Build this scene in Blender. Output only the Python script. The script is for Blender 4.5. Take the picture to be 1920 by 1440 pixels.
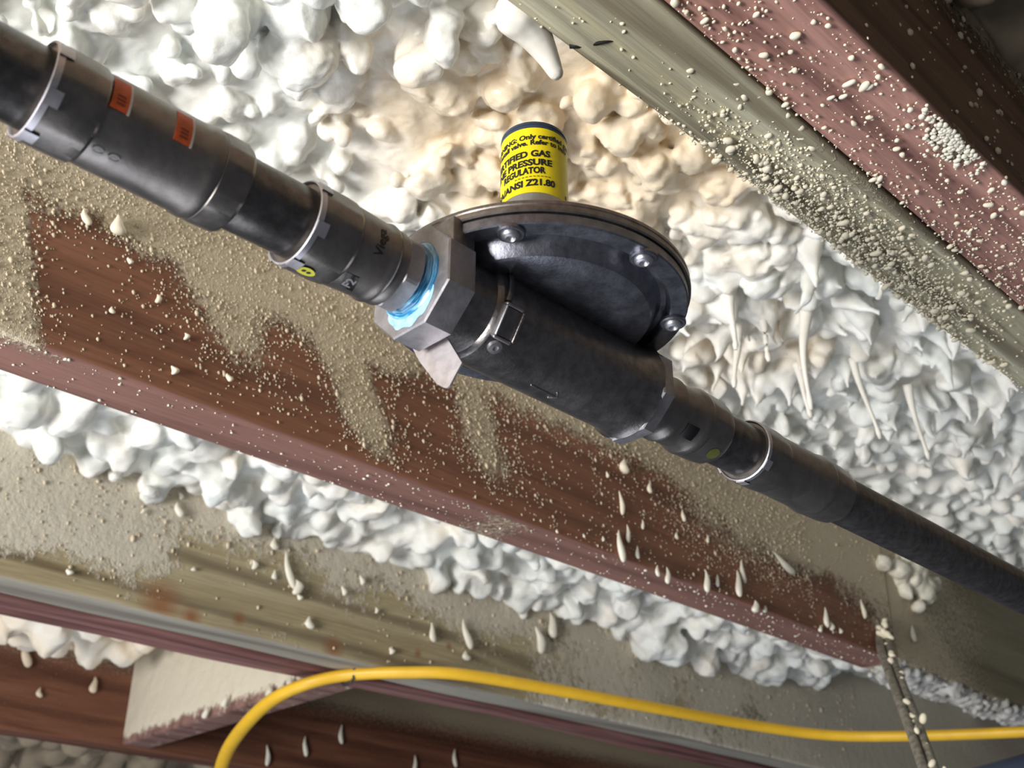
import bpy, bmesh, math, random
import numpy as np
from mathutils import Vector, Matrix, noise

for o in list(bpy.data.objects):
    bpy.data.objects.remove(o)
SC = bpy.context.scene
COL = SC.collection
rng = np.random.default_rng(7)
random.seed(7)
PI = math.pi

# ------------------------------------------------------------------ camera, world, light, exposure
cam_data = bpy.data.cameras.new('camera')
cam = bpy.data.objects.new('camera', cam_data); COL.objects.link(cam)
cam_data.sensor_width = 36.0; cam_data.lens = 40.37
cam_data.clip_start = 0.01; cam_data.clip_end = 50
R_ = ((0.71011055, -0.3341866, -0.61972761),
      (-0.70408338, -0.33316734, -0.62710934),
      (0.00309854, 0.88165687, -0.47188088))
mw = Matrix(R_).to_4x4(); mw.translation = Vector((-0.23395, -0.22588, -0.18865))
cam.matrix_world = mw
cam_data.dof.use_dof = True
cam_data.dof.focus_distance = 0.42
cam_data.dof.aperture_fstop = 26
SC.camera = cam

world = bpy.data.worlds.new('world'); SC.world = world; world.use_nodes = True
bg = world.node_tree.nodes['Background']
bg.inputs['Color'].default_value = (0.82, 0.87, 1.0, 1); bg.inputs['Strength'].default_value = 0.075

def area(name, loc, target, size, power, color):
    d = bpy.data.lights.new(name, 'AREA'); d.shape = 'DISK'; d.size = size; d.energy = power; d.color = color
    o = bpy.data.objects.new(name, d); COL.objects.link(o); o.location = loc
    o.rotation_euler = (Vector(target) - Vector(loc)).to_track_quat('-Z', 'Y').to_euler()
    return o
area('work_light', (-1.05, 0.12, -0.30), (0.2, 0.2, 0.15), 0.55, 21.0, (1.0, 0.985, 0.97))
area('underside_fill', (-0.1, 0.75, -1.2), (0.4, 0.25, 0.1), 1.3, 8.0, (0.86, 0.91, 1.0))  # added unseen cool fill from below, brightening joist undersides and foam
SC.view_settings.view_transform = 'Standard'
SC.view_settings.look = 'None'
SC.view_settings.exposure = 0.26
SC.view_settings.gamma = 1.0
SC.view_settings.use_curve_mapping = False

# ------------------------------------------------------------------ helpers
def tag(o, label=None, cat=None, group=None, kind=None):
    if label: o['label'] = label
    if cat: o['category'] = cat
    if group: o['group'] = group
    if kind: o['kind'] = kind
    return o

def link(name, me, mat=None, parent=None, smooth=True, angle=None):
    if mat is not None:
        me.materials.clear(); me.materials.append(mat)
    o = bpy.data.objects.new(name, me); COL.objects.link(o)
    if smooth:
        me.polygons.foreach_set('use_smooth', [True] * len(me.polygons))
        if angle is not None:
            try: me.set_sharp_from_angle(angle=math.radians(angle))
            except Exception: pass
    if parent: o.parent = parent
    return o

def empty(name, loc=(0, 0, 0)):
    o = bpy.data.objects.new(name, None); COL.objects.link(o); o.location = loc; o.empty_display_size = 0.02
    return o

def child(o, root):
    """mesh built in world coordinates, re-expressed about its thing's base"""
    o.parent = root
    o.location = (0, 0, 0)
    o.data.transform(Matrix.Translation(-Vector(root.location)))
    return o

def mesh_from(verts, faces, name='m'):
    me = bpy.data.meshes.new(name)
    verts = np.asarray(verts, dtype=np.float32)
    me.vertices.add(len(verts)); me.vertices.foreach_set('co', verts.ravel())
    if isinstance(faces, np.ndarray):
        n, k = faces.shape
        me.loops.add(n * k); me.loops.foreach_set('vertex_index', faces.astype(np.int32).ravel())
        me.polygons.add(n); me.polygons.foreach_set('loop_start', np.arange(0, n * k, k, dtype=np.int32))
        try: me.polygons.foreach_set('loop_total', np.full(n, k, dtype=np.int32))
        except Exception: pass
    else:
        me = bpy.data.meshes.new(name); me.from_pydata([tuple(v) for v in verts.tolist()], [], faces)
    me.update(calc_edges=True); me.validate()
    return me

def from_bm(bm, name='m'):
    me = bpy.data.meshes.new(name); bmesh.ops.recalc_face_normals(bm, faces=bm.faces); bm.to_mesh(me); bm.free(); return me

def ico(sub):
    bm = bmesh.new(); bmesh.ops.create_icosphere(bm, subdivisions=sub, radius=1.0)
    v = np.array([x.co[:] for x in bm.verts]); f = np.array([[q.index for q in p.verts] for p in bm.faces]); bm.free(); return v, f
ICO = {k: ico(k) for k in (1, 2, 3)}

def rand_rot():
    q = rng.normal(size=4); q /= np.linalg.norm(q); w, x, y, z = q
    return np.array([[1-2*(y*y+z*z), 2*(x*y-z*w), 2*(x*z+y*w)], [2*(x*y+z*w), 1-2*(x*x+z*z), 2*(y*z-x*w)], [2*(x*z-y*w), 2*(y*z+x*w), 1-2*(x*x+y*y)]])

class Soup:
    def __init__(s): s.v = []; s.f = []; s.n = 0
    def add(s, v, f): s.v.append(v); s.f.append(f + s.n); s.n += len(v)
    def ball(s, c, r, sub=2, axes=(1, 1, 1), rot=True):
        v, f = ICO[sub]; m = rand_rot() if rot else np.eye(3)
        s.add((v * np.array(axes) * r) @ m.T + np.array(c), f)
    def mesh(s, name='m'): return mesh_from(np.concatenate(s.v), np.concatenate(s.f), name)

def lathe(profile, axis='X', seg=96, flat=None, centre=(0, 0, 0), phase=0.0):
    """profile: list of (a, r[, hexness]); revolved about world X or Z. hexness bends the section to a soft hexagon."""
    vs = []; fs = []
    for p in profile:
        a, r = p[0], p[1]; hx = p[2] if len(p) > 2 else 0
        for i in range(seg):
            t = 2 * PI * i / seg + phase
            rr = r
            if hx:
                k = (t % (PI / 3)) - PI / 6
                rr = r * ((1 - hx) + hx * min(1.0, math.cos(PI / 6) * 1.10 / math.cos(k)))
            c, s_ = rr * math.cos(t), rr * math.sin(t)
            vs.append((a + centre[0], c + centre[1], s_ + centre[2]) if axis == 'X' else (c + centre[0], s_ + centre[1], a + centre[2]))
    n = len(profile)
    for j in range(n - 1):
        for i in range(seg):
            k = (i + 1) % seg
            fs.append((j * seg + i, j * seg + k, (j + 1) * seg + k, (j + 1) * seg + i))
    if profile[0][1] > 1e-5: fs.append(tuple(range(seg)))
    if profile[-1][1] > 1e-5: fs.append(tuple(range((n - 1) * seg, n * seg)))
    bm = bmesh.new(); bv = [bm.verts.new(v) for v in vs]
    for f in fs:
        try: bm.faces.new([bv[i] for i in f])
        except ValueError: pass
    bmesh.ops.remove_doubles(bm, verts=bm.verts, dist=1e-6)
    return from_bm(bm)

def open_lathe(profile, axis='X', seg=96):
    """closed ring section: profile is a loop"""
    vs = []; fs = []
    for a, r in profile:
        for i in range(seg):
            t = 2 * PI * i / seg; vs.append((a, r * math.cos(t), r * math.sin(t)) if axis == 'X' else (r * math.cos(t), r * math.sin(t), a))
    n = len(profile)
    for j in range(n):
        for i in range(seg):
            k = (i + 1) % seg; m = (j + 1) % n
            fs.append((j * seg + i, j * seg + k, m * seg + k, m * seg + i))
    bm = bmesh.new(); bv = [bm.verts.new(v) for v in vs]
    for f in fs: bm.faces.new([bv[i] for i in f])
    return from_bm(bm)

def rbox(size, bev=0.0005, segs=2):
    bm = bmesh.new(); bmesh.ops.create_cube(bm, size=1.0)
    for v in bm.verts: v.co = Vector((v.co.x * size[0], v.co.y * size[1], v.co.z * size[2]))
    if bev: bmesh.ops.bevel(bm, geom=bm.edges[:], offset=bev, segments=segs, affect='EDGES', profile=0.5)
    return bm

def tube(points, radii, seg=12, flat=1.0, name='m'):
    """swept tube through points with per-point radius; flat squashes the section's second axis"""
    P = [Vector(p) for p in points]; n = len(P); vs = []; fs = []
    up = Vector((0, 0, 1))
    for i, p in enumerate(P):
        d = (P[min(i + 1, n - 1)] - P[max(i - 1, 0)]).normalized()
        a = d.cross(up)
        if a.length < 1e-3: a = d.cross(Vector((0, 1, 0)))
        a.normalize(); b = a.cross(d).normalized()
        r = radii[i] if hasattr(radii, '__len__') else radii
        for k in range(seg):
            t = 2 * PI * k / seg
            vs.append(p + a * (r * math.cos(t)) + b * (r * flat * math.sin(t)))
    for i in range(n - 1):
        for k in range(seg):
            m = (k + 1) % seg; fs.append((i * seg + k, i * seg + m, (i + 1) * seg + m, (i + 1) * seg + k))
    fs.append(tuple(range(seg))); fs.append(tuple(range((n - 1) * seg, n * seg)))
    bm = bmesh.new(); bv = [bm.verts.new(v) for v in vs]
    for f in fs: bm.faces.new([bv[i] for i in f])
    return from_bm(bm, name)

def spline(pts, n):
    """Catmull-Rom through pts"""
    P = np.array(pts, float); P = np.vstack([2 * P[0] - P[1], P, 2 * P[-1] - P[-2]]); out = []
    m = len(P) - 3
    for i in range(m):
        for t in np.linspace(0, 1, n, endpoint=(i == m - 1)):
            a, b, c, d = P[i:i + 4]
            out.append(0.5 * (2 * b + (c - a) * t + (2 * a - 5 * b + 4 * c - d) * t * t + (3 * b - a - 3 * c + d) * t ** 3))
    return np.array(out)

# ------------------------------------------------------------------ materials
def nt(name):
    m = bpy.data.materials.new(name); m.use_nodes = True; t = m.node_tree
    return m, t, t.nodes['Principled BSDF']
def N(t, typ, **kw):
    n = t.nodes.new(typ)
    for k, v in kw.items():
        if k in n.inputs: n.inputs[k].default_value = v
        else: setattr(n, k, v)
    return n
def ramp(t, src, stops):
    r = t.nodes.new('ShaderNodeValToRGB'); r.color_ramp.elements[0].position = stops[0][0]; r.color_ramp.elements[0].color = (*stops[0][1], 1)
    r.color_ramp.elements[1].position = stops[-1][0]; r.color_ramp.elements[1].color = (*stops[-1][1], 1)
    for p, c in stops[1:-1]:
        e = r.color_ramp.elements.new(p); e.color = (*c, 1)
    t.links.new(src, r.inputs[0]); return r.outputs[0]
def mixc(t, fac, a, b, mode='MIX'):
    m = t.nodes.new('ShaderNodeMix'); m.data_type = 'RGBA'; m.blend_type = mode
    for i, v in ((0, fac), (6, a), (7, b)):
        if hasattr(v, 'is_linked') or hasattr(v, 'links'): t.links.new(v, m.inputs[i])
        else: m.inputs[i].default_value = v if i == 0 else (*v, 1) if len(v) == 3 else v
    return m.outputs[2]
def coords(t, scale=(1, 1, 1), rot=(0, 0, 0)):
    tc = t.nodes.new('ShaderNodeTexCoord'); mp = t.nodes.new('ShaderNodeMapping'); mp.inputs['Scale'].default_value = scale; mp.inputs['Rotation'].default_value = rot
    t.links.new(tc.outputs['Object'], mp.inputs[0]); return mp.outputs[0]
def bump(t, src, strength, dist, prev=None):
    b = N(t, 'ShaderNodeBump', Strength=strength, Distance=dist); t.links.new(src, b.inputs['Height'])
    if prev: t.links.new(prev, b.inputs['Normal'])
    return b.outputs[0]
def noise_tex(t, vec, scale, detail=4, rough=0.55, dist=0.0):
    n = N(t, 'ShaderNodeTexNoise', Scale=scale, Detail=detail, Roughness=rough, Distortion=dist); t.links.new(vec, n.inputs['Vector']); return n.outputs[0]

def metal(name, base, rough, metallic=1.0, mott=0.25, dust=0.0, bumps=0.1):
    m, t, p = nt(name)
    v = coords(t)
    n1 = noise_tex(t, v, 260, 6, 0.65)
    lo = tuple(c * (1 - mott) for c in base); hi = tuple(min(1, c * (1 + mott)) for c in base)
    col = ramp(t, n1, [(0.3, lo), (0.7, hi)])
    t.links.new(col, p.inputs['Base Color'])
    n2 = noise_tex(t, v, 90, 5, 0.6)
    r = ramp(t, n2, [(0.3, (rough * 0.8,) * 3), (0.7, (min(1, rough * 1.25),) * 3)]); t.links.new(r, p.inputs['Roughness'])
    p.inputs['Metallic'].default_value = metallic
    n3 = noise_tex(t, v, 900, 3, 0.6)
    t.links.new(bump(t, n3, bumps, 0.0004), p.inputs['Normal'])
    return m
M_pipe = metal('black_steel_pipe', (0.165, 0.155, 0.15), 0.32, 0.96, 0.35)
M_press = metal('grey_coated_fitting', (0.255, 0.235, 0.22), 0.37, 0.95, 0.15)
M_cast = metal('black_cast_body', (0.24, 0.225, 0.22), 0.36, 1.0, 0.3, bumps=0.22)
M_hex = metal('cast_hex_collar', (0.40, 0.385, 0.40), 0.52, 1.0, 0.15, bumps=0.15)
M_plate = metal('housing_metal', (0.24, 0.245, 0.28), 0.40, 1.0, 0.3, bumps=0.2)
M_cover = metal('cover_metal', (0.30, 0.27, 0.25), 0.38, 1.0, 0.3)
M_ring = metal('zinc_ring', (0.62, 0.60, 0.64), 0.45, 1.0, 0.1)
M_screw = metal('zinc_screw', (0.5, 0.5, 0.53), 0.45, 1.0, 0.1)
M_zinc = metal('grey_tower', (0.50, 0.50, 0.51), 0.42, 1.0, 0.1)
M_navy = metal('navy_cap', (0.05, 0.07, 0.11), 0.35, 0.3, 0.1)

def plain(name, col, rough=0.5, spec=0.5, mott=0.08, scale=300, bumpd=0.0):
    m, t, p = nt(name); v = coords(t); n1 = noise_tex(t, v, scale, 4)
    c = ramp(t, n1, [(0.3, tuple(x * (1 - mott) for x in col)), (0.7, tuple(min(1, x * (1 + mott)) for x in col))])
    t.links.new(c, p.inputs['Base Color']); p.inputs['Roughness'].default_value = rough
    p.inputs['Specular IOR Level'].default_value = spec
    if bumpd: t.links.new(bump(t, n1, 0.5, bumpd), p.inputs['Normal'])
    return m
M_yellow = plain('yellow_label_vinyl', (1.0, 0.80, 0.008), 0.4, mott=0.02)
M_ink = plain('black_ink', (0.012, 0.012, 0.014), 0.5)
M_orange = plain('orange_label', (0.75, 0.13, 0.03), 0.5, mott=0.2)
M_white = plain('white_label_edge', (0.75, 0.72, 0.68), 0.5)
def sealant():
    m, t, p = nt('blue_thread_sealant'); v = coords(t, (2500, 120, 120)); n1 = noise_tex(t, v, 1.0, 4, 0.6); v2 = coords(t); n2 = noise_tex(t, v2, 320, 3)
    c = ramp(t, n1, [(0.35, (0.008, 0.07, 0.16)), (0.5, (0.03, 0.22, 0.42)), (0.68, (0.30, 0.55, 0.75))]); t.links.new(c, p.inputs['Base Color'])
    p.inputs['Roughness'].default_value = 0.2; p.inputs['Coat Weight'].default_value = 0.5
    t.links.new(bump(t, n2, 0.5, 0.0006), p.inputs['Normal']); return m
M_blue = sealant()
M_tag = metal('aluminium_tag', (0.66, 0.62, 0.63), 0.5, 1.0, 0.05)
M_cable = plain('yellow_cable_sheath', (0.84, 0.50, 0.03), 0.42, 0.5, 0.06, 60)
M_staple = plain('black_staple', (0.03, 0.03, 0.03), 0.4)
M_gasket = plain('dark_gasket', (0.012, 0.011, 0.01), 0.6)
M_logo = plain('light_print', (0.22, 0.22, 0.22), 0.5)
M_oval = plain('yellow_green_sticker', (0.55, 0.55, 0.06), 0.5)
M_duct = plain('dark_blue_duct', (0.03, 0.04, 0.07), 0.35)

def foam_material():
    m, t, p = nt('sprayed_foam'); v = coords(t)
    at = t.nodes.new('ShaderNodeAttribute'); at.attribute_name = 'cream'
    n1 = noise_tex(t, v, 22, 3, 0.5); n2 = noise_tex(t, v, 420, 5, 0.6); n3 = noise_tex(t, v, 70, 4, 0.6)
    add = N(t, 'ShaderNodeMath', operation='MULTIPLY_ADD'); t.links.new(n1, add.inputs[0]); add.inputs[1].default_value = 0.9; t.links.new(at.outputs['Fac'], add.inputs[2])
    col = ramp(t, add.outputs[0], [(0.30, (0.74, 0.77, 0.74)), (0.55, (0.80, 0.785, 0.73)), (0.85, (0.83, 0.74, 0.60)), (1.2 / 1.25, (0.78, 0.66, 0.49))])
    col = mixc(t, 0.12, col, ramp(t, n3, [(0.35, (0.5, 0.46, 0.38)), (0.65, (1, 1, 1))]), 'MULTIPLY')
    t.links.new(col, p.inputs['Base Color'])
    g = t.nodes.new('ShaderNodeAttribute'); g.attribute_name = 'gloss'
    r = N(t, 'ShaderNodeMapRange'); t.links.new(g.outputs['Fac'], r.inputs[0]); r.inputs[3].default_value = 0.7; r.inputs[4].default_value = 0.24; t.links.new(r.outputs[0], p.inputs['Roughness'])
    p.inputs['Specular IOR Level'].default_value = 0.4
    p.inputs['Subsurface Weight'].default_value = 0.45; p.inputs['Subsurface Radius'].default_value = (1.0, 0.9, 0.75); p.inputs['Subsurface Scale'].default_value = 0.005
    t.links.new(bump(t, n2, 0.25, 0.0012), p.inputs['Normal'])
    return m
M_foam = foam_material()
M_grain = plain('foam_speck_cream', (0.84, 0.77, 0.60), 0.55, 0.3, 0.12, 80)
M_grain_tan = plain('overspray_tan', (0.66, 0.56, 0.41), 0.7, 0.3, 0.15, 60)
M_drop = plain('foam_droplet_white', (0.76, 0.72, 0.60), 0.45, 0.4, 0.06, 120)

def wood(name, base, dark, light, spray, bands=60.0, seed=0.0, rough=0.6, face_bottom=None, knots=None, spray_noise=350.0, wf=0.55):
    """sawn timber: grain stretched along X; attribute 'spray' lays overspray over it; face_bottom recolours the planed lower edge"""
    m, t, p = nt(name)
    tc = t.nodes.new('ShaderNodeTexCoord')
    mp = t.nodes.new('ShaderNodeMapping'); mp.inputs['Scale'].default_value = (0.06, 1, 1); mp.inputs['Location'].default_value = (seed, seed * 2, seed)
    t.links.new(tc.outputs['Object'], mp.inputs[0])
    mp2 = t.nodes.new('ShaderNodeMapping'); mp2.inputs['Scale'].default_value = (0.03, 1, 1); mp2.inputs['Location'].default_value = (seed, 0, 0)
    t.links.new(tc.outputs['Object'], mp2.inputs[0])
    ns = noise_tex(t, mp.outputs[0], 40, 4, 0.6, 1.0)
    fine = noise_tex(t, mp2.outputs[0], 700, 4, 0.7)
    w = N(t, 'ShaderNodeTexWave', Scale=bands, Distortion=5.0, Detail=3.0); w.bands_direction = 'DIAGONAL'; w.inputs['Detail Scale'].default_value = 1.2
    t.links.new(mp.outputs[0], w.inputs['Vector'])
    c1 = ramp(t, ns, [(0.3, dark), (0.5, base), (0.75, light)])
    c2 = mixc(t, wf, c1, ramp(t, w.outputs[0], [(0.0, (0.42, 0.38, 0.36)), (0.35, (1, 1, 1)), (1.0, (1, 1, 1))]), 'MULTIPLY')
    c3 = mixc(t, 0.5, c2, ramp(t, fine, [(0.3, (0.45, 0.42, 0.4)), (0.6, (1, 1, 1))]), 'MULTIPLY')
    if knots:
        kc, kpos = knots
        for (x, y, z, r) in kpos:
            vm = N(t, 'ShaderNodeVectorMath', operation='DISTANCE'); t.links.new(tc.outputs['Object'], vm.inputs[0]); vm.inputs[1].default_value = (x, y, z)
            mr = N(t, 'ShaderNodeMapRange'); t.links.new(vm.outputs['Value'], mr.inputs[0]); mr.inputs[1].default_value = r; mr.inputs[2].default_value = r * 0.15; mr.inputs[3].default_value = 0; mr.inputs[4].default_value = 0.75
            c3 = mixc(t, mr.outputs[0], c3, kc)
    if face_bottom:
        lw = t.nodes.new('ShaderNodeAttribute'); lw.attribute_name = 'low'
        fb = mixc(t, 0.6, face_bottom, ramp(t, ns, [(0.3, tuple(q * 0.7 for q in face_bottom)), (0.7, tuple(min(1, q * 1.3) for q in face_bottom))]))
        fb = mixc(t, 0.45, fb, ramp(t, fine, [(0.3, (0.5, 0.46, 0.45)), (0.6, (1, 1, 1))]), 'MULTIPLY')
        fb = mixc(t, wf * 0.7, fb, ramp(t, w.outputs[0], [(0.0, (0.42, 0.36, 0.36)), (0.35, (1, 1, 1)), (1.0, (1, 1, 1))]), 'MULTIPLY')
        c3 = mixc(t, lw.outputs['Fac'], c3, fb)
    at = t.nodes.new('ShaderNodeAttribute'); at.attribute_name = 'spray'
    v = tc.outputs['Object']
    sn = noise_tex(t, v, spray_noise, 4, 0.7); sn2 = noise_tex(t, v, 900, 3, 0.7)
    th = N(t, 'ShaderNodeMath', operation='ADD'); t.links.new(at.outputs['Fac'], th.inputs[0]); t.links.new(sn, th.inputs[1])
    mask = N(t, 'ShaderNodeMapRange'); t.links.new(th.outputs[0], mask.inputs[0]); mask.inputs[1].default_value = 0.83; mask.inputs[2].default_value = 1.03
    sc = mixc(t, sn2, tuple(x * 0.8 for x in spray), tuple(min(1, x * 1.15) for x in spray))
    col = mixc(t, mask.outputs[0], c3, sc)
    t.links.new(col, p.inputs['Base Color'])
    p.inputs['Roughness'].default_value = rough; p.inputs['Specular IOR Level'].default_value = 0.3
    b1 = bump(t, w.outputs[0], 0.35, 0.0006); b2 = bump(t, fine, 0.4, 0.0007, b1)
    hm = N(t, 'ShaderNodeMath', operation='MULTIPLY'); t.links.new(mask.outputs[0], hm.inputs[0]); t.links.new(sn, hm.inputs[1])
    t.links.new(bump(t, hm.outputs[0], 0.8, 0.0022, b2), p.inputs['Normal'])
    return m

# ------------------------------------------------------------------ setting: subfloor
me = from_bm(rbox((6.0, 6.0, 0.02), 0)); me.transform(Matrix.Translation((2.0, 1.8, 0.2725)))
M_ply = plain('subfloor_panel', (0.22, 0.15, 0.09), 0.8, 0.3, 0.2, 30)
tag(link('ceiling', me, M_ply, smooth=False), kind='structure')

# ------------------------------------------------------------------ timber
def fbm(x, y, z): return noise.noise(Vector((x, y, z)))
def board(name, X0, X1, Y0, Y1, Z0, Z1, mat, label, spray=None, dx=0.005, dp=0.005, rad=0.003, wob=0.0006, cat='joist', group=None, ripple=0.0):
    """a plank along X with eased edges; 'spray' (x, y, z, side) -> cover 0..1"""
    per = []
    def seg(a, b, n):
        for i in range(n): per.append((a[0] + (b[0] - a[0]) * i / n, a[1] + (b[1] - a[1]) * i / n))
    def arc(cy, cz, a0, a1, n=4):
        for i in range(n): a = a0 + (a1 - a0) * i / n; per.append((cy + rad * math.cos(a), cz + rad * math.sin(a)))
    nz = max(2, int((Z1 - Z0) / dp)); ny = max(2, int((Y1 - Y0) / dp))
    arc(Y0 + rad, Z0 + rad, PI, 1.5 * PI); seg((Y0 + rad, Z0), (Y1 - rad, Z0), ny)
    arc(Y1 - rad, Z0 + rad, 1.5 * PI, 2 * PI); seg((Y1, Z0 + rad), (Y1, Z1), 3); seg((Y1, Z1), (Y0, Z1), 2)
    seg((Y0, Z1), (Y0, Z0 + rad), nz)
    n = len(per); nx = int((X1 - X0) / dx) + 1
    V = np.zeros((nx, n, 3)); S = np.zeros((nx, n)); LW = np.tile(np.array([1.0 if z < Z0 + 0.0012 else 0.0 for (y, z) in per]), (nx, 1))
    for i in range(nx):
        x = X0 + (X1 - X0) * i / (nx - 1)
        sag = fbm(x * 2.0, Y0 * 9, 3.1) * wob * 3
        for j, (y, z) in enumerate(per):
            w = fbm(x * 8, y * 40, z * 40) * wob
            rip = 0
            if ripple and z < Z0 + 0.01: rip = ripple * fbm(x * 4, y * 220, 0.5)
            V[i, j] = (x, y + w, z + w + sag + rip)
            if spray: S[i, j] = spray(x, y, z)
    idx = np.arange(nx * n).reshape(nx, n)
    f = np.stack([idx[:-1], np.roll(idx, -1, 1)[:-1], np.roll(idx, -1, 1)[1:], idx[1:]], -1).reshape(-1, 4)
    faces = f.tolist() + [idx[0].tolist()[::-1], idx[-1].tolist()]
    c = Vector(((X0 + X1) / 2, (Y0 + Y1) / 2, Z0))
    me = mesh_from(V.reshape(-1, 3) - np.array(c), faces)
    a = me.attributes.new('spray', 'FLOAT', 'POINT'); a.data.foreach_set('value', S.astype(np.float32).ravel())
    a = me.attributes.new('low', 'FLOAT', 'POINT'); a.data.foreach_set('value', LW.astype(np.float32).ravel())
    bm = bmesh.new(); bm.from_mesh(me); bmesh.ops.recalc_face_normals(bm, faces=bm.faces); bm.to_mesh(me); bm.free()
    o = link(name, me, mat, smooth=True, angle=50); o.location = c
    return tag(o, label, cat, group)

def sm(x, a, b):
    t = min(1.0, max(0.0, (x - a) / (b - a))); return t * t * (3 - 2 * t)
def gs(x, c, w): return math.exp(-((x - c) / w) ** 2)

def spray_mid(x, y, z):
    if y > 0.272:                                    # lower edge and back: only dust near the left corner
        return 0.12 + 0.35 * gs(x, -0.08, 0.05) * sm(y, 0.29, 0.272) + 0.3 * gs(x, 0.26, 0.03)
    t = 0.2 - z
    n = fbm(x * 30, z * 30, 1.0) * 0.16 + fbm(x * 90 + z * 40, z * 60, 4.0) * 0.10
    s = sm(x, -0.072 + 0.30 * (t - 0.03), -0.100 + 0.30 * (t - 0.03)) * 0.85
    zt = 0.172 - 0.012 * sm(x, 0.0, 0.1) + 0.018 * sm(x, 0.12, 0.25) - 0.03 * sm(x, 0.38, 0.6)
    s = max(s, 0.78 * sm(z, zt - 0.035, zt + 0.012))
    s = max(s, 0.85 * gs(x, 0.008 + 0.45 * t, 0.030) * sm(t, 0.11, 0.04))
    s = max(s, 0.88 * gs(x, 0.083 + 0.60 * t, 0.027 - 0.08 * t) * sm(t, 0.125, 0.09))
    s = max(s, 0.60 * gs(x, 0.20 + 0.45 * t, 0.024) * sm(t, 0.115, 0.07))
    s = max(s, 0.50 * gs(x, 0.13 + 0.4 * t, 0.05) * sm(t, 0.08, 0.02))
    s = max(s, 0.52 * sm(z, 0.10, 0.15) * sm(x, 0.36, 0.5))
    s = max(s, 0.56 * sm(x, 0.58 + 1.3 * (0.16 - z), 0.70 + 1.3 * (0.16 - z)))
    return max(0.0, s + n)
def spray_green_a(x, y, z):
    return 0.10 + 0.25 * gs(x, 0.14, 0.07) + 0.1 * fbm(x * 40, y * 60, 2)
def spray_red_a(x, y, z):
    if y < -0.1025 and z > 0.102: return 0.2 + 0.6 * sm(z, 0.16, 0.21) + 0.15 * fbm(x * 30, z * 30, 4)
    return 0.06 + 0.5 * gs(x, 0.125, 0.02) * gs(y, -0.100, 0.008)
def spray_c(x, y, z):
    if y > 0.623: return 0.12
    n = fbm(x * 14, z * 22, 5.0) * 0.3
    left = 0.85 * sm(x, 0.27, 0.10) * sm(z, 0.09, 0.135)
    s = max(0.55 * sm(z, 0.115, 0.19), left, 0.45 * sm(x, 0.42, 0.75), 0.85 * sm(x, 0.95, 1.2))
    return max(0.0, 0.12 + s + n)

M_red = wood('red_brown_timber', (0.29, 0.125, 0.070), (0.19, 0.076, 0.043), (0.36, 0.165, 0.10), (0.66, 0.56, 0.40), bands=14, seed=1.3, face_bottom=(0.28, 0.145, 0.115))
M_redA = wood('mauve_red_timber', (0.18, 0.10, 0.062), (0.11, 0.055, 0.034), (0.23, 0.135, 0.085), (0.50, 0.43, 0.30), bands=26, seed=4.1, wf=0.8, face_bottom=(0.52, 0.285, 0.235))
M_greenA = wood('green_treated_timber', (0.66, 0.62, 0.44), (0.45, 0.37, 0.22), (0.76, 0.74, 0.56), (0.80, 0.71, 0.50), bands=22, seed=2.2, wf=0.9)
M_greenC = wood('olive_treated_timber', (0.46, 0.385, 0.23), (0.33, 0.255, 0.14), (0.55, 0.48, 0.31), (0.64, 0.585, 0.47), bands=13, seed=7.0,
                knots=((0.27, 0.09, 0.03), [(-0.874, -0.0195, 0.010, 0.024), (-0.845, -0.0195, 0.004, 0.012), (-0.80, -0.0195, 0.012, 0.008), (-0.70, -0.0195, 0.006, 0.014), (-0.60, -0.0195, 0.02, 0.006), (-0.56, -0.0195, 0.035, 0.005)]), spray_noise=130, face_bottom=(0.37, 0.345, 0.285), wf=0.8)
M_redC = wood('rough_mauve_timber', (0.24, 0.115, 0.105), (0.10, 0.035, 0.03), (0.33, 0.18, 0.16), (0.5, 0.42, 0.35), bands=22, seed=9.0)
M_redD = wood('dark_red_timber', (0.185, 0.075, 0.042), (0.10, 0.04, 0.025), (0.25, 0.115, 0.07), (0.42, 0.35, 0.24), bands=14, seed=5.0)

ZT = 0.262
jA1 = board('floor_joist', -0.22, 0.95, -0.105, -0.0675, 0.098, ZT, M_redA, 'red-brown joist board spattered with cream foam, upper right, with a dark side face', spray_red_a, 0.004, 0.0022, 0.0022, 0.0008, ripple=0.0016)
jA2 = board('floor_joist', -0.22, 0.95, -0.0665, -0.031, 0.0985, ZT, M_greenA, 'pale green treated joist board bolted beside the red-brown one, upper right', spray_green_a, 0.004, 0.002, 0.0025, 0.0008, ripple=0.0022)
jB = board('floor_joist', -0.35, 0.755, 0.27, 0.3085, 0.085, ZT, M_red, 'red-brown joist crossing the middle behind the gas pipe, coated with tan overspray', spray_mid, 0.004, 0.003, 0.003, 0.0008)
M_olive = wood('dull_olive_timber', (0.30, 0.265, 0.165), (0.23, 0.195, 0.115), (0.36, 0.325, 0.215), (0.62, 0.53, 0.38), bands=10, seed=6.0, wf=0.3)
jB2 = board('floor_joist', 0.757, 1.75, 0.2705, 0.3085, 0.086, ZT, M_olive, 'dull olive joist length at the right edge, with a grey foam-crusted lower edge', lambda x, y, z: 0.60 * sm(x, 1.10, 0.80) + 0.15 * fbm(x * 10, z * 20, 3), 0.012, 0.008, 0.003, 0.0010)
jC1 = board('floor_joist', -0.25, 2.4, 0.62, 0.6575, 0.0845, ZT, M_greenC, 'olive treated joist below the middle one, knotty and dusted with foam', spray_c, 0.008, 0.006, 0.004, 0.0012)
jC2 = board('floor_joist', -0.25, 2.4, 0.6645, 0.7015, 0.0820, ZT, M_redC, 'rough mauve-red joist board sistered behind the olive joist', None, 0.008, 0.004, 0.003, 0.0012, ripple=0.003)
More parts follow.
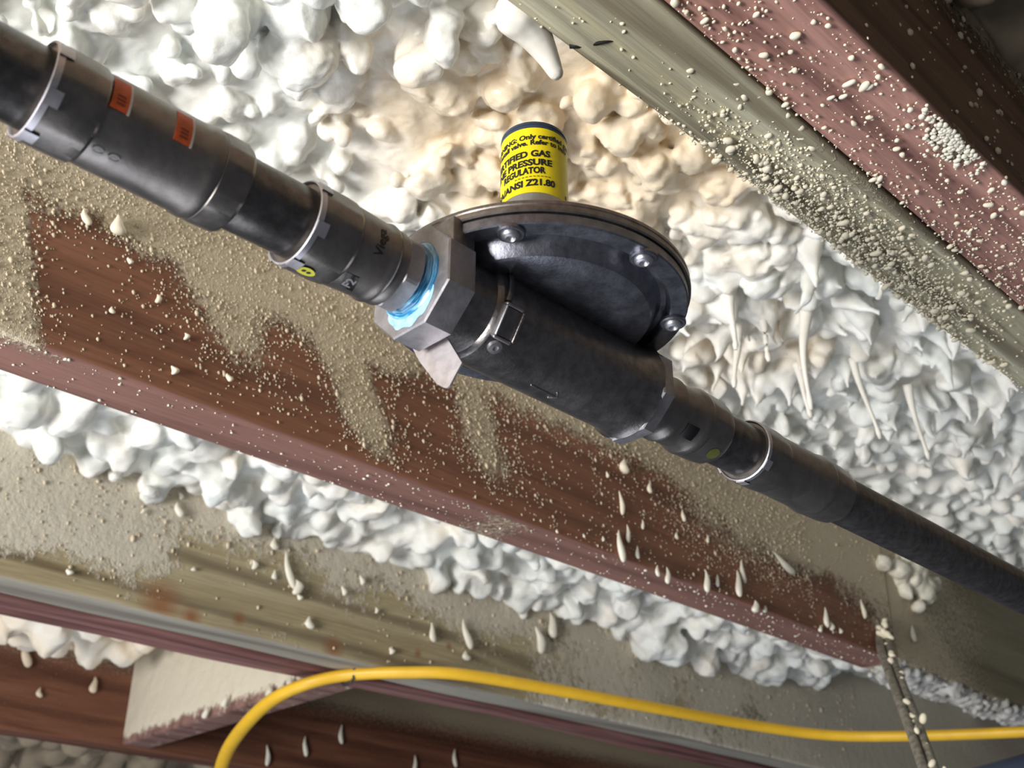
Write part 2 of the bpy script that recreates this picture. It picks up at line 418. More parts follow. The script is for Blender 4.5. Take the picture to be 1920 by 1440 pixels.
jD = board('floor_joist', -0.2, 2.4, 1.15, 1.19, 0.082, ZT, M_redD, 'farthest red-brown joist at the bottom edge, half in shadow', lambda x, y, z: 0.22 + 0.5 * sm(z, 0.15, 0.22), 0.012, 0.01, 0.003, 0.0012)

# cross block between the two far joists
M_block = wood('sprayed_block', (0.30, 0.17, 0.14), (0.2, 0.1, 0.09), (0.36, 0.22, 0.18), (0.78, 0.71, 0.56), bands=12, seed=3.0, spray_noise=60)
bm = rbox((0.04, 0.452, 0.176), 0.003, 2)
bmesh.ops.subdivide_edges(bm, edges=bm.edges[:], cuts=6, use_grid_fill=True)
me = from_bm(bm)
at = me.attributes.new('spray', 'FLOAT', 'POINT')
at.data.foreach_set('value', [0.95 if v.co.x < -0.015 and v.co.z > -0.075 else 0.25 for v in me.vertices])
blk = link('blocking_board', me, M_block, angle=40); blk.location = (0.462, 0.926, 0.086 + 0.088); blk.rotation_euler = (0, 0, -0.04)
tag(blk, 'cream foam-coated blocking board between the far joists, beside the yellow cable', 'blocking')

# ------------------------------------------------------------------ foam droplets and specks on timber
def ell(soup, p, n, r, sub=1, el=1.0, d=None, sink=0.25, hgt=0.8):
    """an ellipsoid bead sitting on a face with normal n, drawn out along d"""
    v, f = ICO[sub]; n = np.array(n, float)
    if d is None:
        d = rng.normal(size=3)
    d = np.array(d, float); d -= n * (d @ n); d /= np.linalg.norm(d); e = np.cross(n, d)
    q = v.copy()
    s = 1 + 0.18 * np.sin(q[:, 0] * 3 + rng.random() * 6)
    w = (q[:, [0]] * d * el + q[:, [1]] * e * s[:, None] + q[:, [2]] * n * hgt) * r
    soup.add(w + np.array(p) + n * r * hgt * (1 - 2 * sink) * 0.7, f)

def scatter(parent, n, gen, dens, rdist, mat, normal, keep=0, subbig=2, el=(1.0, 1.5), d=None, name='foam_speckle', bigname='foam_droplet'):
    """gen() -> point; dens(point) -> 0..1; the largest 'keep' become parts, the rest one speckle part"""
    pts = []
    while len(pts) < n:
        p = gen()
        if rng.random() < dens(p): pts.append((rdist(), p))
    pts.sort(key=lambda t: -t[0])
    so = Soup(); loc = np.array(parent.location)
    for k, (r, p) in enumerate(pts):
        e = rng.uniform(*el)
        if k < keep:
            s1 = Soup(); ell(s1, p - loc, normal, r, subbig, e * (1.0 if r < 0.0014 else 1.2), d)
            c = s1.v[0].mean(0); s1.v[0] = s1.v[0] - c
            o = link(bigname, s1.mesh(), mat, parent); o.location = c
        else:
            ell(so, p - loc, normal, r, 1, e, d)
    if so.v:
        o = link(name, so.mesh(), mat, parent); o['kind'] = 'stuff'

# pale green board, lower face
def gA2(): return np.array([rng.uniform(-0.1, 0.42), rng.uniform(-0.066, -0.0315), 0.098])
def dA2(p):
    x, y = p[0], p[1]
    e = 0.25 + 0.75 * sm(y, -0.062, -0.045)
    return min(1, 0.05 + 0.95 * sm(x, 0.01, 0.10) * sm(x, 0.30, 0.2) * e + 0.25 * gs(y, -0.033, 0.003) * sm(x, 0.0, 0.05))
scatter(jA2, 3600, gA2, dA2, lambda: min(0.0016, 0.00022 + rng.exponential(0.00024)), M_grain, (0, 0, -1), 140, el=(1, 1.6))
def gA1(): return np.array([rng.uniform(-0.1, 0.42), rng.uniform(-0.104, -0.068), 0.0975])
scatter(jA1, 2600, gA1, lambda p: min(1, 0.35 + 0.5 * gs(p[1], -0.070, 0.004) + 0.3 * sm(p[0], 0.1, 0.25)), lambda: min(0.0015, 0.0002 + rng.exponential(0.00023)), M_grain, (0, 0, -1), 130, el=(1, 1.8))
# white cluster near the far edge of the red board
def gcl():
    return np.array([rng.normal(0.122, 0.011), -0.1045 + abs(rng.normal(0, 0.0045)), 0.0975])
scatter(jA1, 230, gcl, lambda p: 1, lambda: rng.uniform(0.0005, 0.0012), M_drop, (0, 0, -1), 60, el=(1, 1.3))
for (x, y, L, r) in [(0.067, -0.0905, 0.0046, 0.0011), (0.0735, -0.0945, 0.0033, 0.0011), (0.0715, -0.0855, 0.003, 0.0009), (0.069, -0.082, 0.0028, 0.0008), (0.136, -0.0965, 0.0022, 0.0013), (0.160, -0.1045, 0.0022, 0.0014)]:
    s1 = Soup(); c = np.array([x, y, 0.0975]) - np.array(jA1.location); ell(s1, (0, 0, 0), (0, 0, -1), r * 1.1, 2, L / r * 0.55, (0.12, -1, 0))
    o = link('foam_droplet', s1.mesh(), M_drop, jA1); o.location = c
# side face of the red board, in shade
def gA1s(): return np.array([rng.uniform(-0.02, 0.45), -0.105, rng.uniform(0.1, 0.2)])
scatter(jA1, 600, gA1s, lambda p: 0.4 + 0.6 * sm(p[2], 0.13, 0.18), lambda: min(0.003, 0.0003 + rng.exponential(0.0004)), M_grain_tan, (0, -1, 0), 0)

# middle joist: tan granules following the overspray
def gB(): return np.array([rng.uniform(-0.14, 0.95), 0.2698, rng.uniform(0.088, 0.225)])
def dB(p):
    s = spray_mid(p[0], p[1], p[2])
    if p[0] > 0.62: return 0.05 if p[0] < 0.75 else 0.0
    return min(1.0, 0.07 + 0.5 * s + 1.0 * s * (1 - s) * 2)
scatter(jB, 17000, gB, dB, lambda: min(0.0013, 0.00026 + rng.exponential(0.00016)), M_grain_tan, (0, -1, 0), 0, el=(1, 2.0), d=(0.5, 0, -1))
def gBb(): return np.array([rng.uniform(-0.1, 0.75), rng.uniform(0.271, 0.307), 0.0845])
scatter(jB, 500, gBb, lambda p: 0.25 + 0.75 * gs(p[1], 0.272, 0.004), lambda: min(0.0012, 0.00025 + rng.exponential(0.0002)), M_drop, (0, 0, -1), 0)
def drip_part(parent, p, n, L, r, d, mat=None, sub=3, name='foam_droplet'):
    """one drawn-out droplet lying on a face, thicker at its lower end"""
    v, f = ICO[sub]; n = np.array(n, float); d = np.array(d, float); d -= n * (d @ n); d /= np.linalg.norm(d); e = np.cross(n, d)
    t = v[:, [0]]
    tap = 0.62 + 0.38 * t
    wv = t * d * (L / 2) + (v[:, [1]] * e + v[:, [2]] * n * 0.8) * r * tap
    ph = rng.random() * 6
    wv += e * (np.sin(t * 2.6 + ph) * r * 0.25) + n * r * 0.45
    o = link(name, mesh_from(wv, f), mat or M_drop, parent); o.location = np.array(p) - np.array(parent.location)
    return o
DN = (0.12, 0, -1)
for (x, z, L, r) in [(0.3625, 0.094, .024, .0042), (0.372, 0.106, .014, .0028), (0.366, 0.128, .019, .0030), (0.382, 0.0945, .010, .0025), (0.404, 0.086, .009, .0026), (0.415, 0.085, .013, .0036),
                     (0.463, 0.092, .018, .0042), (0.478, 0.096, .010, .0026), (0.505, 0.100, .022, .0045), (0.513, 0.112, .020, .0035), (0.5255, 0.0858, .010, .0052), (0.540, 0.087, .006, .003),
                     (0.633, 0.100, .018, .0040), (0.640, 0.094, .008, .004), (0.622, 0.088, .006, .003), (0.655, 0.093, .005, .003), (0.70, 0.122, .018, .0035),
                     (0.43, 0.12, .006, .0022), (0.39, 0.118, .008, .002), (0.44, 0.139, .010, .0025), (0.37, 0.158, .012, .0055), (0.40, 0.150, .009, .003), (0.47, 0.128, .007, .002),
                     (0.352, 0.146, .005, .002), (0.345, 0.095, .004, .0016), (0.325, 0.092, .003, .0014), (0.298, 0.088, .003, .0014)]:
    drip_part(jB, (x, 0.2695, z), (0, -1, 0), L, r, DN, M_drop if z < 0.115 else M_grain)
drip_part(jB, (0.575, 0.2695, 0.134), (0, -1, 0), .034, .0045, (1, 0, -0.35), M_drop)
for (x, z, L, r) in [(-0.053, 0.164, .010, .0030), (-0.036, 0.167, .012, .0055), (-0.007, 0.135, .005, .0026), (0.012, 0.120, .004, .0026), (0.008, 0.098, .005, .0032), (-0.026, 0.15, .004, .0022), (0.04, 0.106, .005, .0026), (-0.03, 0.118, .004, .002)]:
    drip_part(jB, (x, 0.2695, z), (0, -1, 0), L, r, (0.5, 0, -1), M_grain)
drip_part(jB2, (0.79, 0.270, 0.118), (0, -1, 0), .016, .0045, DN)
# white blob of foam stuck on the olive right end of the middle joist
LUMP = Soup()
for k in range(40):
    LUMP.ball((0.805 + rng.normal(0, 0.022), 0.264 + rng.normal(0, 0.003), 0.176 + rng.normal(0, 0.010)), rng.uniform(0.005, 0.011), 2)
# grey foam crust along the lower edge at the right end of the middle joist
so = Soup()
for k in range(700):
    x = rng.uniform(0.762, 1.35); so.ball((x, 0.272 + rng.uniform(0, 0.036), 0.0855 + rng.normal(0, 0.003) - 0.004 * rng.random()), rng.uniform(0.0025, 0.0065), 1)
CRUST = so
# olive joist: droplets and specks
def gC(): return np.array([rng.uniform(-0.0, 1.3), 0.6195, rng.uniform(0.09, 0.22)])
scatter(jC1, 1500, gC, lambda p: 0.15 + 0.6 * sm(p[2], 0.11, 0.17) + 0.3 * sm(p[0], 0.25, 0.1), lambda: min(0.0022, 0.0004 + rng.exponential(0.0003)), M_grain_tan, (0, -1, 0), 0, d=(0.1, 0, -1), el=(1, 2.2))
for (x, z, L, r) in [(0.300, 0.170, .012, .005), (0.318, 0.150, .036, .0050), (0.328, 0.136, .014, .0075), (0.304, 0.142, .009, .0035), (0.332, 0.128, .006, .004), (0.203, 0.175, .014, .005), (0.203, 0.188, .008, .003), (0.172, 0.165, .004, .003),
                     (0.282, 0.146, .009, .0045), (0.345, 0.107, .012, .0055), (0.225, 0.128, .004, .003), (0.12, 0.100, .005, .004), (0.49, 0.128, .020, .005), (0.535, 0.135, .032, .006), (0.535, 0.113, .010, .006), (0.44, 0.1, .007, .0045),
                     (0.40, 0.16, .010, .004), (0.64, 0.15, .03, .008), (0.66, 0.17, .028, .008), (0.42, 0.135, .006, .003), (0.555, 0.093, .006, .0045), (0.38, 0.145, .010, .004)]:
    drip_part(jC1, (x, 0.6185, z), (0, -1, 0), L, r, (0.35, 0, -1), M_drop)
for (x, z, L, r) in [(0.36, 0.20, .03, .012), (0.31, 0.17, .03, .008), (0.40, 0.15, .02, .007), (0.335, 0.13, .012, .005)]:
    drip_part(jD, (x, 1.148, z), (0, -1, 0), L, r, (0.2, 0, -1), M_grain_tan)
for (x, z) in [(0.72, 0.12), (0.78, 0.145), (0.92, 0.12), (1.0, 0.14), (0.66, 0.1), (1.1, 0.12)]:
    drip_part(jD, (x, 1.148, z), (0, -1, 0), .028, .005, (0.1, 0, -1), M_drop)
for (y, dz) in [(0.80, 0.0), (0.89, 0.004), (0.93, -0.002), (0.76, 0.002)]:
    drip_part(blk, (0.437, y, 0.092 + dz), (-1, 0, 0), .014, .006, (0, 0.1, -1), M_drop)

# ------------------------------------------------------------------ sprayed foam
tex_big = bpy.data.textures.new('foam_swell', 'CLOUDS'); tex_big.noise_scale = 0.012; tex_big.noise_depth = 2
tex_warp = bpy.data.textures.new('foam_warp', 'CLOUDS'); tex_warp.noise_scale = 0.022; tex_warp.noise_depth = 1; tex_warp.cloud_type = 'COLOR'
tex_fine = bpy.data.textures.new('foam_pores', 'CLOUDS'); tex_fine.noise_scale = 0.0035; tex_fine.noise_depth = 2

def remesh(me, voxel, smooth=3, swell=0.0, fine=0.0, warp=0.0, wscale=0.022):
    o = bpy.data.objects.new('tmp', me); COL.objects.link(o)
    r = o.modifiers.new('r', 'REMESH'); r.mode = 'VOXEL'; r.voxel_size = voxel; r.use_smooth_shade = True
    s = o.modifiers.new('s', 'SMOOTH'); s.factor = 0.5; s.iterations = smooth
    if warp:
        tex_warp.noise_scale = wscale
        d = o.modifiers.new('w', 'DISPLACE'); d.texture = tex_warp; d.strength = warp; d.mid_level = 0.5; d.direction = 'RGB_TO_XYZ'
    if swell:
        d = o.modifiers.new('d', 'DISPLACE'); d.texture = tex_big; d.strength = swell; d.mid_level = 0.5
    if fine:
        d = o.modifiers.new('e', 'DISPLACE'); d.texture = tex_fine; d.strength = fine; d.mid_level = 0.5
    dg = bpy.context.evaluated_depsgraph_get(); dg.update()
    out = bpy.data.meshes.new_from_object(o.evaluated_get(dg)); bpy.data.objects.remove(o)
    return out

def slab(so, X0, X1, Y0, Y1, zf, ztop, step=0.008):
    nx = int((X1 - X0) / step) + 2; ny = int((Y1 - Y0) / step) + 2
    xs = np.linspace(X0, X1, nx); ys = np.linspace(Y0, Y1, ny)
    low = np.array([[(x, y, zf(x, y)) for y in ys] for x in xs]); top = low.copy(); top[:, :, 2] = ztop
    idx = np.arange(nx * ny).reshape(nx, ny)
    def quads(I): return np.concatenate([np.stack([I[:-1, :-1], I[:-1, 1:], I[1:, 1:]], -1).reshape(-1, 3), np.stack([I[:-1, :-1], I[1:, 1:], I[1:, :-1]], -1).reshape(-1, 3)])
    v = np.concatenate([low.reshape(-1, 3), top.reshape(-1, 3)]); m = nx * ny
    f = [quads(idx)[:, ::-1] if False else quads(idx), quads(idx + m)[:, ::-1]]
    def side(a, sgn):
        q = []
        for i in range(len(a) - 1):
            t = [(a[i], a[i] + m, a[i + 1]), (a[i + 1], a[i] + m, a[i + 1] + m)]
            q += t if sgn else [x[::-1] for x in t]
        return np.array(q)
    f += [side(idx[:, 0], True), side(idx[:, -1], False), side(idx[0], False), side(idx[-1], True)]
    so.add(v, np.concatenate(f))

def finish_foam(me, name, label, creamf, glossf, parent=None):
    n = len(me.vertices); co = np.empty(n * 3, np.float32); me.vertices.foreach_get('co', co); co = co.reshape(-1, 3)
    me.polygons.foreach_set('use_smooth', [True] * len(me.polygons))
    for nm, fn in (('cream', creamf), ('gloss', glossf)):
        a = me.attributes.new(nm, 'FLOAT', 'POINT'); a.data.foreach_set('value', np.clip(fn(co), 0, 1).astype(np.float32))
    c = co.mean(0); me.transform(Matrix.Translation(-Vector([float(q) for q in c])))
    o = link(name, me, M_foam); o.location = [float(q) for q in c]
    if label: tag(o, label, 'foam', kind='stuff')
    if parent:
        o.parent = parent; o.location = Vector(o.location) - Vector(parent.location); o['kind'] = 'stuff'
    return o
def G(co, x, y, w): return np.exp(-(((co[:, 0] - x) ** 2 + (co[:, 1] - y) ** 2) / w ** 2))
def cream1(co):
    return 0.95 * G(co, 0.16, 0.07, 0.075) + 0.6 * G(co, 0.08, 0.14, 0.06) + 0.35 * G(co, 0.40, 0.17, 0.06) + 0.25 * G(co, 0.20, 0.16, 0.07)
def gloss1(co): return 0.95 * (co[:, 0] < 0.13) * 1.0 * np.clip((0.13 - co[:, 0]) / 0.05, 0, 1) + 0.15

def base1(x, y):
    e = min(y + 0.031, 0.27 - y)
    return 0.236 - 0.010 * math.exp(-max(e, 0) / 0.015) + 0.006 * fbm(x * 18, y * 18, 0)

def clump(so, x, y, z, r, n, lean=(0, 0)):
    """a stack of swollen lobes hanging one under the other"""
    for k in range(n):
        so.ball((x, y, z), r, 2, (rng.uniform(0.95, 1.2), rng.uniform(0.95, 1.2), rng.uniform(0.75, 0.95)))
        z -= r * rng.uniform(0.5, 0.85); x += rng.normal(0, r * 0.3) + lean[0] * r; y += rng.normal(0, r * 0.3) + lean[1] * r; r *= rng.uniform(0.8, 1.02)
def drip(so, x, y, z, r, L, tip=0.0016, bend=0.12):
    d = np.array([rng.normal(0, bend), rng.normal(0, bend), -1.0]); d /= np.linalg.norm(d)
    c2 = rng.normal(0, 0.12, 2); p = np.array([x, y, z]); s = 0
    while s < L:
        f = s / L; rr = tip + (r - tip) * (1 - f) ** 1.5
        so.ball(p, rr, 2 if rr > 0.003 else 1, rot=False)
        st = max(rr * 0.45, 0.0009); p = p + d * st; d[:2] += c2 * st / L; s += st

bay1_root = None
def bay1():
    lobes, near, far = Soup(), Soup(), Soup()
    slab(lobes, -0.25, 0.345, -0.036, 0.276, base1, 0.2625)
    slab(near, 0.315, 0.625, -0.036, 0.276, base1, 0.2625)
    slab(far, 0.605, 1.55, -0.036, 0.276, base1, 0.2625, 0.012)
    def put(x, fn):
        st = rng.bit_generator.state
        if x < 0.635: fn(near)
        if x > 0.595:
            if x < 0.635: rng.bit_generator.state = st
            fn(far)
    # swollen wet lobes, upper left of the view
    step = 0.0205
    for i in np.arange(-0.24, 0.13, step):
        for j in np.arange(-0.03, 0.272, step):
            x = i + rng.uniform(-.5, .5) * step; y = j + rng.uniform(-.5, .5) * step
            flat = sm(y, 0.14, 0.20) * 0.65 + sm(x, 0.0, 0.08) * 0.4
            if rng.random() < 0.08 + 0.35 * flat: continue
            r = rng.uniform(0.0085, 0.0165) * (1 - 0.35 * flat); n = 1 + int(rng.random() * (3.6 - 2.6 * flat))
            z = base1(x, y) - rng.uniform(-0.003, 0.006) * (1 - flat) + 0.004 * flat
            clump(lobes, x, y, z, r, n)
    for k in range(170):
        x = rng.uniform(-0.24, 0.13); y = rng.uniform(-0.03, 0.27); lobes.ball((x, y, base1(x, y) - rng.uniform(0.002, 0.012)), rng.uniform(0.004, 0.008), 2)
    # cauliflower, cream, round the vent tower
    for k in range(330):
        x = rng.uniform(0.10, 0.33); y = rng.uniform(-0.03, 0.27); r = rng.uniform(0.005, 0.0125)
        z = base1(x, y) - rng.uniform(0.0, 0.010)
        lobes.ball((x, y, z), r, 3, (1.1, 1.1, 0.95))
        for q in range(rng.integers(3, 9)):
            v = rng.normal(size=3); v[2] = -abs(v[2]) * 0.7; v /= np.linalg.norm(v); rr = r * rng.uniform(0.22, 0.5)
            lobes.ball(np.array([x, y, z]) + v * r * 0.92, rr, 1 if rr < 0.003 else 2)
    # torn, dripping leaves further along
    step = 0.0195
    for i in np.arange(0.32, 1.5, step):
        for j in np.arange(-0.03, 0.272, step):
            x = i + rng.uniform(-.6, .6) * step; y = j + rng.uniform(-.6, .6) * step
            z = base1(x, y) - rng.uniform(0.0, 0.008)
            u = sm(y, 0.12, 0.2) * sm(x, 0.42, 0.5); st2 = rng.random(); r = rng.uniform(0.0075, 0.0140) * (1 - 0.40 * u)
            if x > 0.8: r *= 1.2
            L = rng.uniform(0.014, 0.034) * (1 - 0.7 * u)
            if st2 < 0.55: put(x, lambda s: drip(s, x, y, z, r, L, 0.0018, 0.35))
            elif st2 < 0.92: put(x, lambda s: clump(s, x, y, z, r * 0.85, 2))
    m1 = remesh(lobes.mesh(), 0.0013, 4, 0.0035, 0.0005, 0.011, 0.03)
    o1 = finish_foam(m1, 'spray_foam', 'white bulbous spray foam under the subfloor, above the gas pipe', cream1, gloss1)
    finish_foam(remesh(near.mesh(), 0.0015, 4, 0.003, 0.0006, 0.010, 0.028), 'foam_field', None, cream1, gloss1, o1)
    m2 = remesh(far.mesh(), 0.0024, 3, 0.003, 0.0010, 0.012, 0.028)
    finish_foam(m2, 'foam_field', None, cream1, gloss1, o1)
    return o1
foam1 = bay1()
M_dripm = plain('cream_foam_drip', (0.82, 0.785, 0.70), 0.6, 0.3, 0.06, 80)
def foam_drip(x, y, z, L, r, bend=(0.0, 0.0), wav=0.13, tip=0.0013):
    z += 0.012; L += 0.012
    P = []; Rr = []
    n = 14
    for k in range(n):
        f = k / (n - 1)
        P.append((x + bend[0] * f * L + math.sin(f * 5 + x * 90) * wav * L * 0.4, y + bend[1] * f * L, z - f * L))
        Rr.append(tip + (r - tip) * (1 - f) ** 2.2 + (0.0007 if k == n - 2 else 0))
    me = tube(P, Rr, 12); me.transform(Matrix.Translation(-Vector(foam1.location)))
    o = link('foam_drip', me, M_dripm, foam1)
for a in [(0.372, 0.105, 0.219, 0.064, 0.0060, (0.10, 0.15)), (0.318, 0.128, 0.218, 0.034, 0.0075, (0.1, 0.1)), (0.348, 0.146, 0.214, 0.042, 0.0065, (0.05, 0.1)), (0.350, 0.128, 0.216, 0.030, 0.0045, (0.2, 0.0)),
          (0.455, 0.118, 0.212, 0.040, 0.0034, (0.6, 0.1)), (0.43, 0.150, 0.212, 0.026, 0.0048, (0.5, 0.1)), (0.52, 0.11, 0.212, 0.036, 0.004, (0.7, 0.2))]:
    foam_drip(*a)

M_shade_foam = plain('shade_toned_foam', (0.34, 0.28, 0.20), 0.75, 0.3, 0.2, 40)  # same foam toned darker: shade of the dim bays put into its colour
def bay(name, label, X0, X1, Y0, Y1, zb, voxel, spacing, rr, lobes, cream, extra=None, step=0.014, fade=False, mat=None):
    so = Soup()
    def bf(x, y):
        e = min(y - Y0, Y1 - y); return zb - 0.014 * math.exp(-max(e, 0) / 0.03) + 0.01 * fbm(x * 9, y * 9, 7) + (0.035 * sm(x, 1.10, 1.28) if fade else 0)
    slab(so, X0, X1, Y0 - 0.004, Y1 + 0.004, bf, 0.2625, step)
    for i in np.arange(X0, X1, spacing):
        for j in np.arange(Y0 + 0.004, Y1 - 0.002, spacing):
            x = i + rng.uniform(-.6, .6) * spacing; y = min(Y1 - 0.001, max(Y0, j + rng.uniform(-.6, .6) * spacing))
            if fade and x > 1.2: continue
            clump(so, x, y, bf(x, y) - rng.uniform(0, 0.008), rng.uniform(*rr), 1 + int(rng.random() * lobes))
    if extra: extra(so)
    me = remesh(so.mesh(), voxel, 3, 0.005, 0.0015, 0.014, 0.03)
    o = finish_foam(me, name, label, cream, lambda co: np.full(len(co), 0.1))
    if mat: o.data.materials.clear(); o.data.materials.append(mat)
    return o
def ex2(so):
    for k in range(520):                               # foam built up against the olive joist, tapering off to the right
        x = rng.uniform(-0.05, 1.2); t = sm(x, 0.0, 0.1) * (1 - 0.4 * sm(x, 0.6, 1.2))
        zl = 0.212 - 0.028 * t * abs(fbm(x * 9, 2, 0)) * 2 - 0.018 * t
        so.ball((x, 0.619 - abs(rng.normal(0, 0.012)), rng.uniform(zl, 0.235)), rng.uniform(0.006, 0.014), 2)
    for k in range(60):
        x = rng.normal(0.86, 0.035); so.ball((x, 0.60 + rng.normal(0, 0.008), rng.uniform(0.172, 0.21)), rng.uniform(0.010, 0.018), 2)
    for k in range(40):
        x = rng.normal(1.05, 0.03); so.ball((x, 0.605 + rng.normal(0, 0.008), rng.uniform(0.185, 0.21)), rng.uniform(0.010, 0.018), 2)
bay('spray_foam', 'bright white lumpy spray foam between the middle joist and the olive joist', -0.2, 1.7, 0.3095, 0.62, 0.210, 0.0026, 0.026, (0.009, 0.016), 1.7,
    lambda co: np.full(len(co), 0.0), ex2, fade=True)
bay('spray_foam', 'shadowed spray foam beyond the dark side of the red-brown joist, top right corner', -0.1, 0.9, -0.46, -0.1055, 0.205, 0.0045, 0.03, (0.010, 0.02), 2.5, lambda co: np.full(len(co), 0.4), mat=M_shade_foam)
bay('spray_foam', 'white foam mounds behind the mauve joist, left of the blocking board', -0.05, 0.385, 0.706, 1.13, 0.205, 0.0045, 0.035, (0.016, 0.028), 2.6, lambda co: np.full(len(co), 0.3))
bay('spray_foam', 'dim spray foam past the farthest joist, bottom left corner', 0.0, 1.9, 1.24, 2.75, 0.2, 0.010, 0.055, (0.018, 0.034), 3.2, lambda co: np.full(len(co), 0.5), mat=M_shade_foam)

me = remesh(LUMP.mesh(), 0.0015, 3, 0.003, 0.001, 0.008); me.transform(Matrix.Translation(-Vector(jB2.location))); link('foam_lump', me, M_drop, jB2)
me = remesh(CRUST.mesh(), 0.0018, 2, 0.002, 0.001); me.transform(Matrix.Translation(-Vector(jB2.location)))
o = link('foam_crust', me, plain('grey_foam_crust', (0.46, 0.45, 0.42), 0.8, 0.3, 0.15, 90), jB2); o['kind'] = 'stuff'
# torn foam lip and split in the pale green joist's edge
so = Soup()
for k in range(14):
    f = k / 13; so.ball((-0.034 + 0.018 * f, -0.026, 0.104 - 0.004 * f - 0.010 * f * f), 0.0075 * (1 - 0.75 * f) + 0.001, 2, rot=False)
me = remesh(so.mesh(), 0.0009, 3); me.transform(Matrix.Translation(-Vector(jA2.location)))
link('foam_lip', me, M_dripm, jA2)
me = tube([(-0.0155, -0.0325, 0.0990), (-0.0140, -0.0345, 0.0985), (-0.0115, -0.0375, 0.0980), (-0.0092, -0.0410, 0.0981), (-0.0062, -0.0450, 0.0984)], [0.0016, 0.0014, 0.0010, 0.0006, 0.0002], 8); me.transform(Matrix.Translation(-Vector(jA2.location))); link('split', me, M_gasket, jA2)

# ------------------------------------------------------------------ gas pipe line
def thing(name, label, cat, loc, group=None):
    return tag(empty(name, loc), label, cat, group)
def part(name, me, mat, root, angle=35, label=None):
    o = link(name, me, mat, angle=angle); child(o, root)
    if label: o['label'] = label
    return o
def pipe(x0, x1, label):
    me = lathe([(x0, 0.0090), (x0, 0.0101), (x0 + 0.0005, 0.0104), (x1 - 0.0005, 0.0104), (x1, 0.0101), (x1, 0.0090)], 'X', 96)
    me.transform(Matrix.Translation((-(x0 + x1) / 2, 0, 0)))
    o = link('steel_pipe', me, M_pipe, angle=35); o.location = ((x0 + x1) / 2, 0, 0)
    return tag(o, label, 'pipe')
pL = pipe(-0.42, -0.150, 'black steel gas pipe entering the long press coupling from the upper left corner')
pM = pipe(-0.130, -0.084, 'short black steel pipe between the two left press fittings')
pR = pipe(0.086, 0.135, 'short black steel pipe right of the regulator between two press fittings')
pE = pipe(0.160, 1.6, 'long black steel pipe running off to the lower right beneath the foam')

def cyl_patch(x0, x1, a0, a1, r, seg=16, skew=0.0, thick=0.00015):
    """a curved patch with thickness on a cylinder about X; angles in degrees (0 = +Y, 90 = +Z)"""
    bm = bmesh.new(); g = {}
    for L in (0, 1):
        for i in range(seg + 1):
            for k in (0, 1):
                a = math.radians(a0 + (a1 - a0) * i / seg); x = (x0, x1)[k] + skew * (i / seg - 0.5); rr = r + L * thick
                g[L, i, k] = bm.verts.new((x, rr * math.cos(a), rr * math.sin(a)))
    for i in range(seg):
        bm.faces.new([g[1, i, 0], g[1, i + 1, 0], g[1, i + 1, 1], g[1, i, 1]])
        bm.faces.new([g[0, i, 0], g[0, i, 1], g[0, i + 1, 1], g[0, i + 1, 0]])
        bm.faces.new([g[0, i, 0], g[0, i + 1, 0], g[1, i + 1, 0], g[1, i, 0]])
        bm.faces.new([g[0, i, 1], g[1, i, 1], g[1, i + 1, 1], g[0, i + 1, 1]])
    return from_bm(bm)

def text_mesh(s, size, bold=0.0):
    cu = bpy.data.curves.new('t', 'FONT'); cu.body = s; cu.size = size; cu.offset = bold; cu.resolution_u = 3
    o = bpy.data.objects.new('t', cu); COL.objects.link(o)
    dg = bpy.context.evaluated_depsgraph_get(); dg.update()
    me = bpy.data.meshes.new_from_object(o.evaluated_get(dg)); bpy.data.objects.remove(o)
    return me
def width(s, size):
    if not s: return 0.0
    me = text_mesh(s + '|', size); a = max(v.co.x for v in me.vertices); me2 = text_mesh('|', size); b = max(v.co.x for v in me2.vertices); return a - b
def densify(me, maxlen):
    bm = bmesh.new(); bm.from_mesh(me); bmesh.ops.triangulate(bm, faces=bm.faces)
    for _ in range(4):
        e = [x for x in bm.edges if x.calc_length() > maxlen]
        if not e: break
        bmesh.ops.subdivide_edges(bm, edges=e, cuts=1); bmesh.ops.triangulate(bm, faces=bm.faces)
    bm.to_mesh(me); bm.free(); return me

def ring(x0, sgn, root, r=0.0126, tabs=(), lug=0.0052):
    """bright end ring of a press fitting: lip + small tabs; opens toward -X when sgn = -1"""
    s = sgn
    me = open_lathe([(x0, r - 0.0007), (x0 + s * 0.0008, r - 0.0002), (x0 + s * 0.0006, r + 0.0003), (x0 - s * 0.0010, r + 0.0004), (x0 - s * 0.0012, r - 0.0006)], 'X', 96)
    part('end_ring', me, M_ring, root, 60)
    me = open_lathe([(x0 - s * 0.0012, 0.0114), (x0 - s * 0.0005, 0.0118), (x0 - s * 0.0010, 0.0113), (x0 - s * 0.0022, 0.0108)], 'X', 96)
    part('grip_ring', me, M_ring, root, 60)
    for a in tabs:
        me = cyl_patch(x0 + s * 0.0006, x0 - s * 0.0030, a - 9, a + 9, r + 0.0002, 6, 0, 0.0006)
        part('ring_tab', me, M_ring, root, 30)

